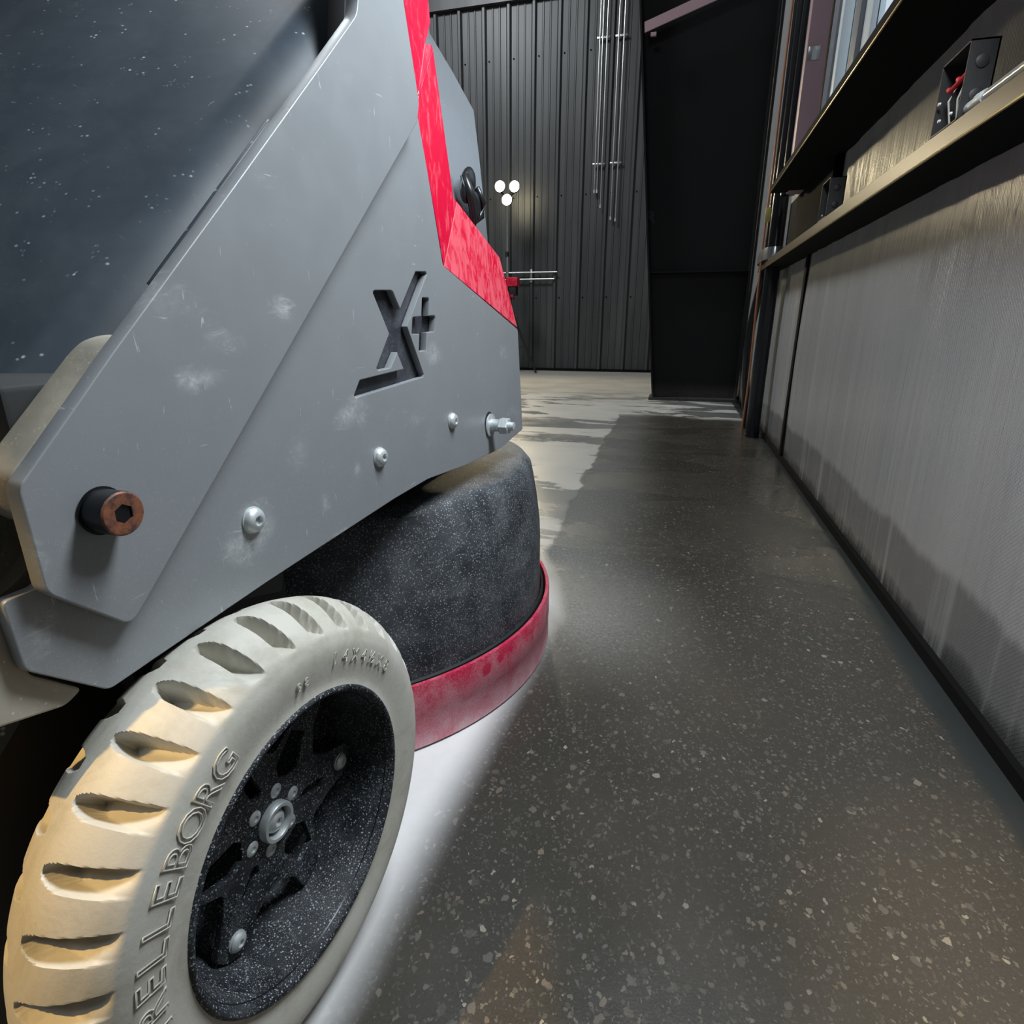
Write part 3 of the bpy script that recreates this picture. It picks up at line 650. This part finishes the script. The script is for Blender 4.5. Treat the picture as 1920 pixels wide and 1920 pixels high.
# front hood spans the machine
bm = bmesh.new(); n_ = len(V_HOOD_R)
fr = [bm.verts.new(p) for p in V_HOOD_R]; fl_ = [bm.verts.new(p) for p in V_HOOD_L]
br = [bm.verts.new((-min(p[0], 0.28), p[1], p[2])) for p in V_HOOD_R]; bl = [bm.verts.new((-min(p[0], 0.28), p[1], p[2])) for p in V_HOOD_L]
for i in range(n_-1):
    bm.faces.new((fl_[i], fr[i], fr[i+1], fl_[i+1])); bm.faces.new((fr[i], br[i], br[i+1], fr[i+1])); bm.faces.new((bl[i], br[i], br[i+1], bl[i+1]))
from_bm('front_hood', bm, 'hood_front', G, True, 60)
# rubber T-latch on the hood
lt = empty('latch_ref'); bpy.data.objects.remove(lt)
bm = bmesh.new()
def blob(bm, c, rad, rot=0.0):
    mt = Matrix.Translation(c) @ Matrix.Rotation(rot, 4, 'X') @ Matrix.Diagonal((rad[0], rad[1], rad[2], 1))
    bmesh.ops.create_uvsphere(bm, u_segments=16, v_segments=10, radius=1, matrix=mt)
blob(bm, (0.290, 0.012, 0.735), (0.009, 0.017, 0.026), -0.5)
blob(bm, (0.292, 0.030, 0.712), (0.008, 0.012, 0.020), 0.2)
lt = from_bm('hood_latch', bm, 'rubber_black', G, True, 180)
bm = bmesh.new(); add_tube(bm, [(0.292, -0.004, 0.745), (0.300, 0.004, 0.715), (0.296, 0.016, 0.690), (0.290, 0.026, 0.678)], [0.006, 0.007, 0.005, 0.003], 8)
add_tube(bm, [(0.296, 0.030, 0.735), (0.300, 0.042, 0.716), (0.297, 0.044, 0.700), (0.291, 0.030, 0.690)], [0.004, 0.005, 0.004, 0.003], 8)
from_bm('latch_strap', bm, 'rubber_black', lt, True, 180)
# rear hood: rounded cross-section swept along the 44.5 degree slope
th = math.radians(44.49); sv = Vector((0, math.cos(th), math.sin(th))); mv = Vector((0, -math.sin(th), math.cos(th)))
mA = mv.dot(Vector((0, -0.3847, 0.7371)))
prof = [(-0.34, 0.03), (-0.20, 0.055), (0.0, 0.02), (0.19, -0.03)]
for k in range(1, 9):
    a = math.pi/2*k/8; prof.append((0.19+0.055*math.sin(a), -0.03-0.055*(1-math.cos(a))))
prof += [(0.262, -0.13), (-0.34, -0.13)]
s0 = sv.dot(Vector((0, -0.6487, 0.4782)))-0.20; s1 = sv.dot(Vector((0, -0.2324, 0.8118)))+0.17
bm = bmesh.new(); ends = []
ns = 12
for k in range(ns+1):
    s_ = s0+(s1-s0)*k/ns
    ends.append([bm.verts.new(Vector((x_, 0, 0))+sv*s_+mv*(mA+m_)) for x_, m_ in prof])
for k in range(ns):
    for i in range(len(prof)):
        j = (i+1) % len(prof); bm.faces.new((ends[k][i], ends[k][j], ends[k+1][j], ends[k+1][i]))
bm.faces.new(ends[0][::-1]); bm.faces.new(ends[-1])
bmesh.ops.recalc_face_normals(bm, faces=bm.faces)
from_bm('rear_hood', bm, 'hood', G, True, 40)
plate('battery_cover', [(-0.238, 0.800), (-0.222, 0.88), (-0.19, 1.00), (-0.165, 1.00), (-0.175, 0.80)], 0.272, 0.02, 'black', G, r=0.004)
# chassis box inside and the opposite side plate
box('chassis', (-0.30, -0.62, 0.385), (0.30, 0.05, 0.52), 'black', G, 0.004)
box('chassis', (-0.30, -0.30, 0.52), (0.29, 0.0, 0.62), 'black', G, 0.004)
box('undercarriage', (-0.30, -0.82, 0.05), (0.255, -0.38, 0.385), 'black', G, 0.01)
plate('side_plate', PLATE_B, -0.3273, 0.012, 'plate', G, r=0.004)
lathe('cross_tube', [(0.30, 0.030), (0.30, 0.05), (0.312, 0.05), (0.312, 0.040), (0.20, 0.038), (-0.3, 0.038)], 'edge', G, 'x', 40, (0, -0.662, 0.452), False)
lathe('axle', [(-0.33, 0.014), (0.36, 0.014)], 'black', G, 'x', 20, (0, -0.544, 0.178))
box('axle_leg', (0.27, -0.575, 0.15), (0.285, -0.515, 0.40), 'black', G, 0.003)
# bolts
def bolt(name, c, r, mater, h=0.55, parent=G, washer=True):
    x0, y0, z0 = c; bm = bmesh.new()
    if washer: add_lathe(bm, [(0.0, r*1.08), (0.0012, r*1.08), (0.0016, r*1.0)], 'x', 28, c)
    k = 0.0016 if washer else 0
    pr = [(k, r), (k+h*r*0.35, r*0.98), (k+h*r*0.7, r*0.82), (k+h*r*0.95, r*0.58), (k+h*r, r*0.40), (k+h*r*0.45, r*0.36), (k+h*r*0.45, 0.0001)]
    add_lathe(bm, pr, 'x', 24, c)
    return from_bm(name, bm, mater, parent, True, 35)
bolt('bolt', (XB, -0.4989, 0.4116), 0.0095, 'zinc'); bolt('bolt', (XB, -0.3252, 0.4239), 0.0095, 'zinc'); bolt('bolt', (XB, -0.1595, 0.4361), 0.0095, 'zinc')
# threaded stub with hexagon nut
sb = lathe('threaded_stub', [(0, 0.0065), (0.030, 0.0065), (0.038, 0.0060), (0.0385, 0.0045)], 'zinc', G, 'x', 20, (XB, -0.0374, 0.4119))
lathe('washer', [(0.001, 0.0165), (0.003, 0.0165), (0.0035, 0.012), (0.004, 0.009)], 'zinc', sb, 'x', 28, (XB, -0.0374, 0.4119))
bm = bmesh.new(); add_lathe(bm, [(0.003, 0.0095), (0.014, 0.0085), (0.017, 0.0105)], 'x', 24, (XB, -0.0374, 0.4119)); from_bm('sleeve', bm, 'zinc', sb, True, 40)
bm = bmesh.new(); add_lathe(bm, [(0.017, 0.0112), (0.018, 0.0122), (0.029, 0.0122), (0.030, 0.0112)], 'x', 6, (XB, -0.0374, 0.4119)); from_bm('hex_nut', bm, 'zinc', sb)
lathe('slot_hole', [(0.0, 0.0150), (0.0006, 0.0150)], 'black', sb, 'x', 24, (XB, -0.0400, 0.4165))
# rusted pivot pin with a hexagon socket
pc = (XA, -0.6143, 0.4548)
pin = lathe('pivot_pin', [(0.0, 0.0122), (0.0012, 0.0135), (0.0013, 0.0122), (0.013, 0.0122), (0.0165, 0.0122)], 'pin_side', G, 'x', 48, pc)
bm = bmesh.new(); outer = []; x1_ = 0.0168
rings = []
for (a, r_) in ((0.0166, 0.0121), (0.0176, 0.0112), (0.0176, None), (0.004, None)):
    ring = []
    for k in range(48):
        t = 2*math.pi*k/48
        rr = r_ if r_ else 0.0048/math.cos(((t+math.pi/6) % (math.pi/3))-math.pi/6)
        ring.append(bm.verts.new((pc[0]+a, pc[1]+rr*math.cos(t), pc[2]+rr*math.sin(t))))
    rings.append(ring)
for i in range(3):
    for k in range(48): bm.faces.new((rings[i][k], rings[i][(k+1) % 48], rings[i+1][(k+1) % 48], rings[i+1][k]))
f_ = bm.faces.new(rings[3]); me = bpy.data.meshes.new('pin_face')
for f in bm.faces:
    if all((v.co - Vector(pc)).yz.length < 0.0065 for v in f.verts): f.material_index = 1
bmesh.ops.recalc_face_normals(bm, faces=bm.faces)
bm.to_mesh(me); bm.free(); o = link('pin_face', me, 'rust', pin, True, angle=35); me.materials.append(M['black']); tag(o, 'rust-brown pin end')

# grinding head shroud and skirt
sh = [(0.40, 0.05), (0.395, 0.20), (0.338, 0.27), (0.334, 0.352), (0.331, 0.362), (0.322, 0.3695), (0.305, 0.373), (0.27, 0.379), (0.22, 0.386), (0.19, 0.388), (0.14, 0.389), (0.09, 0.389), (0.085, 0.30)]
bm = bmesh.new(); seg = 160; rings = []
for z_, r_ in sh:
    ring = []
    for k in range(seg):
        a = 2*math.pi*k/seg
        # the moulded side has a shallow sloping shelf
        q = 0.0
        if 0.11 < z_ < 0.33: q = 0.004*noise.noise((math.cos(a)*3, math.sin(a)*3, z_*6))
        ring.append(bm.verts.new(((r_+q)*math.cos(a), (r_+q)*math.sin(a), z_)))
    rings.append(ring)
for i in range(len(rings)-1):
    for k in range(seg): bm.faces.new((rings[i][k], rings[i][(k+1) % seg], rings[i+1][(k+1) % seg], rings[i+1][k]))
bm.faces.new(rings[0]); bm.faces.new(rings[-1]); from_bm('grinding_shroud', bm, 'shroud', G, True, 32)
lathe('dust_skirt', [(0.004, 0.3995), (0.004, 0.4015), (0.05, 0.4012), (0.052, 0.4022), (0.097, 0.4018), (0.101, 0.4005), (0.101, 0.3955), (0.098, 0.3945), (0.006, 0.3945)], 'skirt', G, 'z', 160, (0.004, 0, 0), False, 30)
lathe('gasket', [(0.088, 0.3925), (0.100, 0.3925), (0.102, 0.389)], 'black', G, 'z', 120, (0.002, 0, 0), False)

# ------------------------------------------------------------------ wheel
wc = Vector((0.4024, -0.5439, 0.178))
def R_at(off):   # tyre profile radius by distance inboard of the outer face
    pts = [(0.0005, 0.1135), (-0.001, 0.118), (0.0025, 0.132), (0.0030, 0.146), (-0.0005, 0.157), (-0.008, 0.1655), (-0.018, 0.1725), (-0.028, 0.1768), (-0.037, 0.1778), (-0.045, 0.1772),
           (-0.058, 0.1735), (-0.070, 0.1680), (-0.080, 0.1615), (-0.088, 0.1545), (-0.093, 0.148), (-0.096, 0.140), (-0.096, 0.130), (-0.094, 0.115)]
    return pts
def tyre():
    pts = R_at(0); P = []
    for i in range(len(pts)-1):
        (a, b), (c, d) = pts[i], pts[i+1]; n_ = 6 if 3 <= i <= 13 else 2
        for k in range(n_): t = k/n_; P.append((a+(c-a)*t, b+(d-b)*t))
    P.append(pts[-1])
    # smooth the profile a little
    for _ in range(3): P = [P[0]]+[((P[i-1][0]+2*P[i][0]+P[i+1][0])/4, (P[i-1][1]+2*P[i][1]+P[i+1][1])/4) for i in range(1, len(P)-1)]+[P[-1]]
    nseg = 1320; nl = 33; verts = []; faces = []
    da = 2*math.pi/nl
    def sm(e0, e1, x_): t = min(1, max(0, (x_-e0)/(e1-e0))); return t*t*(3-2*t)
    for k in range(nseg):
        a = 2*math.pi*k/nseg
        for (off, r) in P:
            rr = r; x_ = off
            for side in (0, 1):
                lo = off if side == 0 else -0.092-off         # distance coordinate from each face
                if lo > 0.002+0.002 or lo < -0.052: continue
                ph = math.radians(119.3)+side*da*0.5
                u = ((a-ph) % da)/da                           # 0..1 across a pitch
                inn = min(1, max(0, -lo/0.045))                # 0 at shoulder, 1 at the inner end
                start = 0.02+0.13*math.sin(inn*math.pi*0.5)    # upper edge sweeps
                width = 0.50-0.16*inn
                # rounded inner end
                e = max(0, (-lo-0.030)/0.015)
                if side == 1: e = max(0, (-lo-0.020)/0.014)
                if e >= 1: continue
                half = width/2*math.sqrt(max(0, 1-e*e)); d1 = u-(start+width/2-half); d2 = (start+width/2+half)-u
                if d1 <= 0 or d2 <= 0: continue
                # steep wall on the upper side, floor rising towards the lower side
                m_ = sm(0.0, 0.045, d1)*(0.22+0.78*(1-sm(0.10, 0.46, d1)*(1-inn*0.75)))*sm(0.0, 0.05, d2)
                fl = 0.1575 if side == 0 else 0.150
                if r > fl: rr = r-(r-fl)*m_
            verts.append((x_, rr*math.cos(a), rr*math.sin(a)))
    np_ = len(P)
    for k in range(nseg):
        for i in range(np_-1):
            a0 = k*np_+i; b0 = ((k+1) % nseg)*np_+i
            faces.append((a0, b0, b0+1, a0+1))
    me = bpy.data.meshes.new('tyre'); me.from_pydata(verts, [], faces); me.update(); return me
wheel = empty('wheel', wc); wheel.parent = G
ty = link('tyre', tyre(), 'tyre', wheel, True, angle=38)
# raised lettering follows the sidewall
def arc_text(s, r, a0, pitch, size, bevel, wide={}):
    a = a0
    for ch in s:
        if ch != ' ':
            me = text_mesh(ch, size, outline=bevel)
            o = link('lettering', me, 'tyre', wheel)
            t = math.radians(a)
            out = Vector((0, math.cos(t), math.sin(t))); tang = Vector((0, math.sin(t), -math.cos(t)))
            nx = Vector((1, 0, 0)); R3 = Matrix((tang, out, nx)).transposed().to_4x4()
            o.matrix_local = Matrix.Translation(out*r+Vector((0.0030, 0, 0))) @ R3
        a -= pitch*wide.get(ch, 1.0)
arc_text('TRELLEBORG', 0.1375, 119.0+7.0*9, 7.0, 0.026, 0.0005)
arc_text('14X4\u00bdX8', 0.137, 72.5, 5.6, 0.0135, 0.00035)
arc_text('98', 0.131, 89.5, 3.4, 0.009, 0.0003)
# steel rim dish
rim = lathe('rim', [(0.000, 0.1138), (0.0025, 0.1125), (0.0028, 0.1105), (0.001, 0.1085), (-0.004, 0.1065), (-0.010, 0.1035), (-0.030, 0.1005), (-0.062, 0.098), (-0.068, 0.094), (-0.068, 0.001)], 'rim', wheel, 'x', 96, (0, 0, 0), False, 60)
lathe('rim_bead', [(-0.0045, 0.1070), (-0.0040, 0.1064), (-0.006, 0.1056)], 'pin_side', rim, 'x', 96, (0, 0, 0), False)
# star shaped hub plate with cut-outs
def pol(r, a): return (r*math.cos(math.radians(a)), r*math.sin(math.radians(a)))
star = []; holes = []
for k in range(3):
    b = 353+120*k
    star += [pol(0.056, b-34), pol(0.072, b-17), pol(0.096, b-9), pol(0.099, b), pol(0.095, b+8), pol(0.070, b+15), pol(0.056, b+30),
             pol(0.074, b+47), pol(0.0965, b+50), pol(0.0965, b+63), pol(0.078, b+70)]
    holes.append([pol(0.034, b-12), pol(0.058, b-9), pol(0.062, b-2), pol(0.052, b+1), pol(0.037, b+4), pol(0.032, b-3)])
    holes.append([pol(0.033, b+66-14), pol(0.040, b+66-20), pol(0.068, b+66-11), pol(0.069, b+66+4), pol(0.045, b+66+16), pol(0.034, b+66+12)])
hp = plate('hub_plate', star, -0.0395, 0.006, 'rim', wheel, holes, r=0.004)
lathe('hub_ring', [(-0.040, 0.0158), (-0.0335, 0.0158), (-0.0325, 0.0150), (-0.0325, 0.0125), (-0.034, 0.0118), (-0.039, 0.0115)], 'zinc', hp, 'x', 40, (0, 0, 0), False)
bolt('bolt', (-0.0395, 0, 0), 0.0088, 'zinc', 0.5, hp)
hb = bolt('bolt', (-0.0395, 0, 0), 0.0058, 'zinc', 0.28, hp, False)
hb.location = (0, *pol(0.0240, 14))
for k in range(1, 6): copy(hb, 'bolt', hp, (0, *pol(0.0240, 14+60*k)))
ob = bolt('bolt', (-0.0395, 0, 0), 0.0072, 'zinc', 0.5, hp); ob.location = (0, *pol(0.0835, 353))
for k in (1, 2): copy(ob, 'bolt', hp, (0, *pol(0.0835, 353+120*k)))
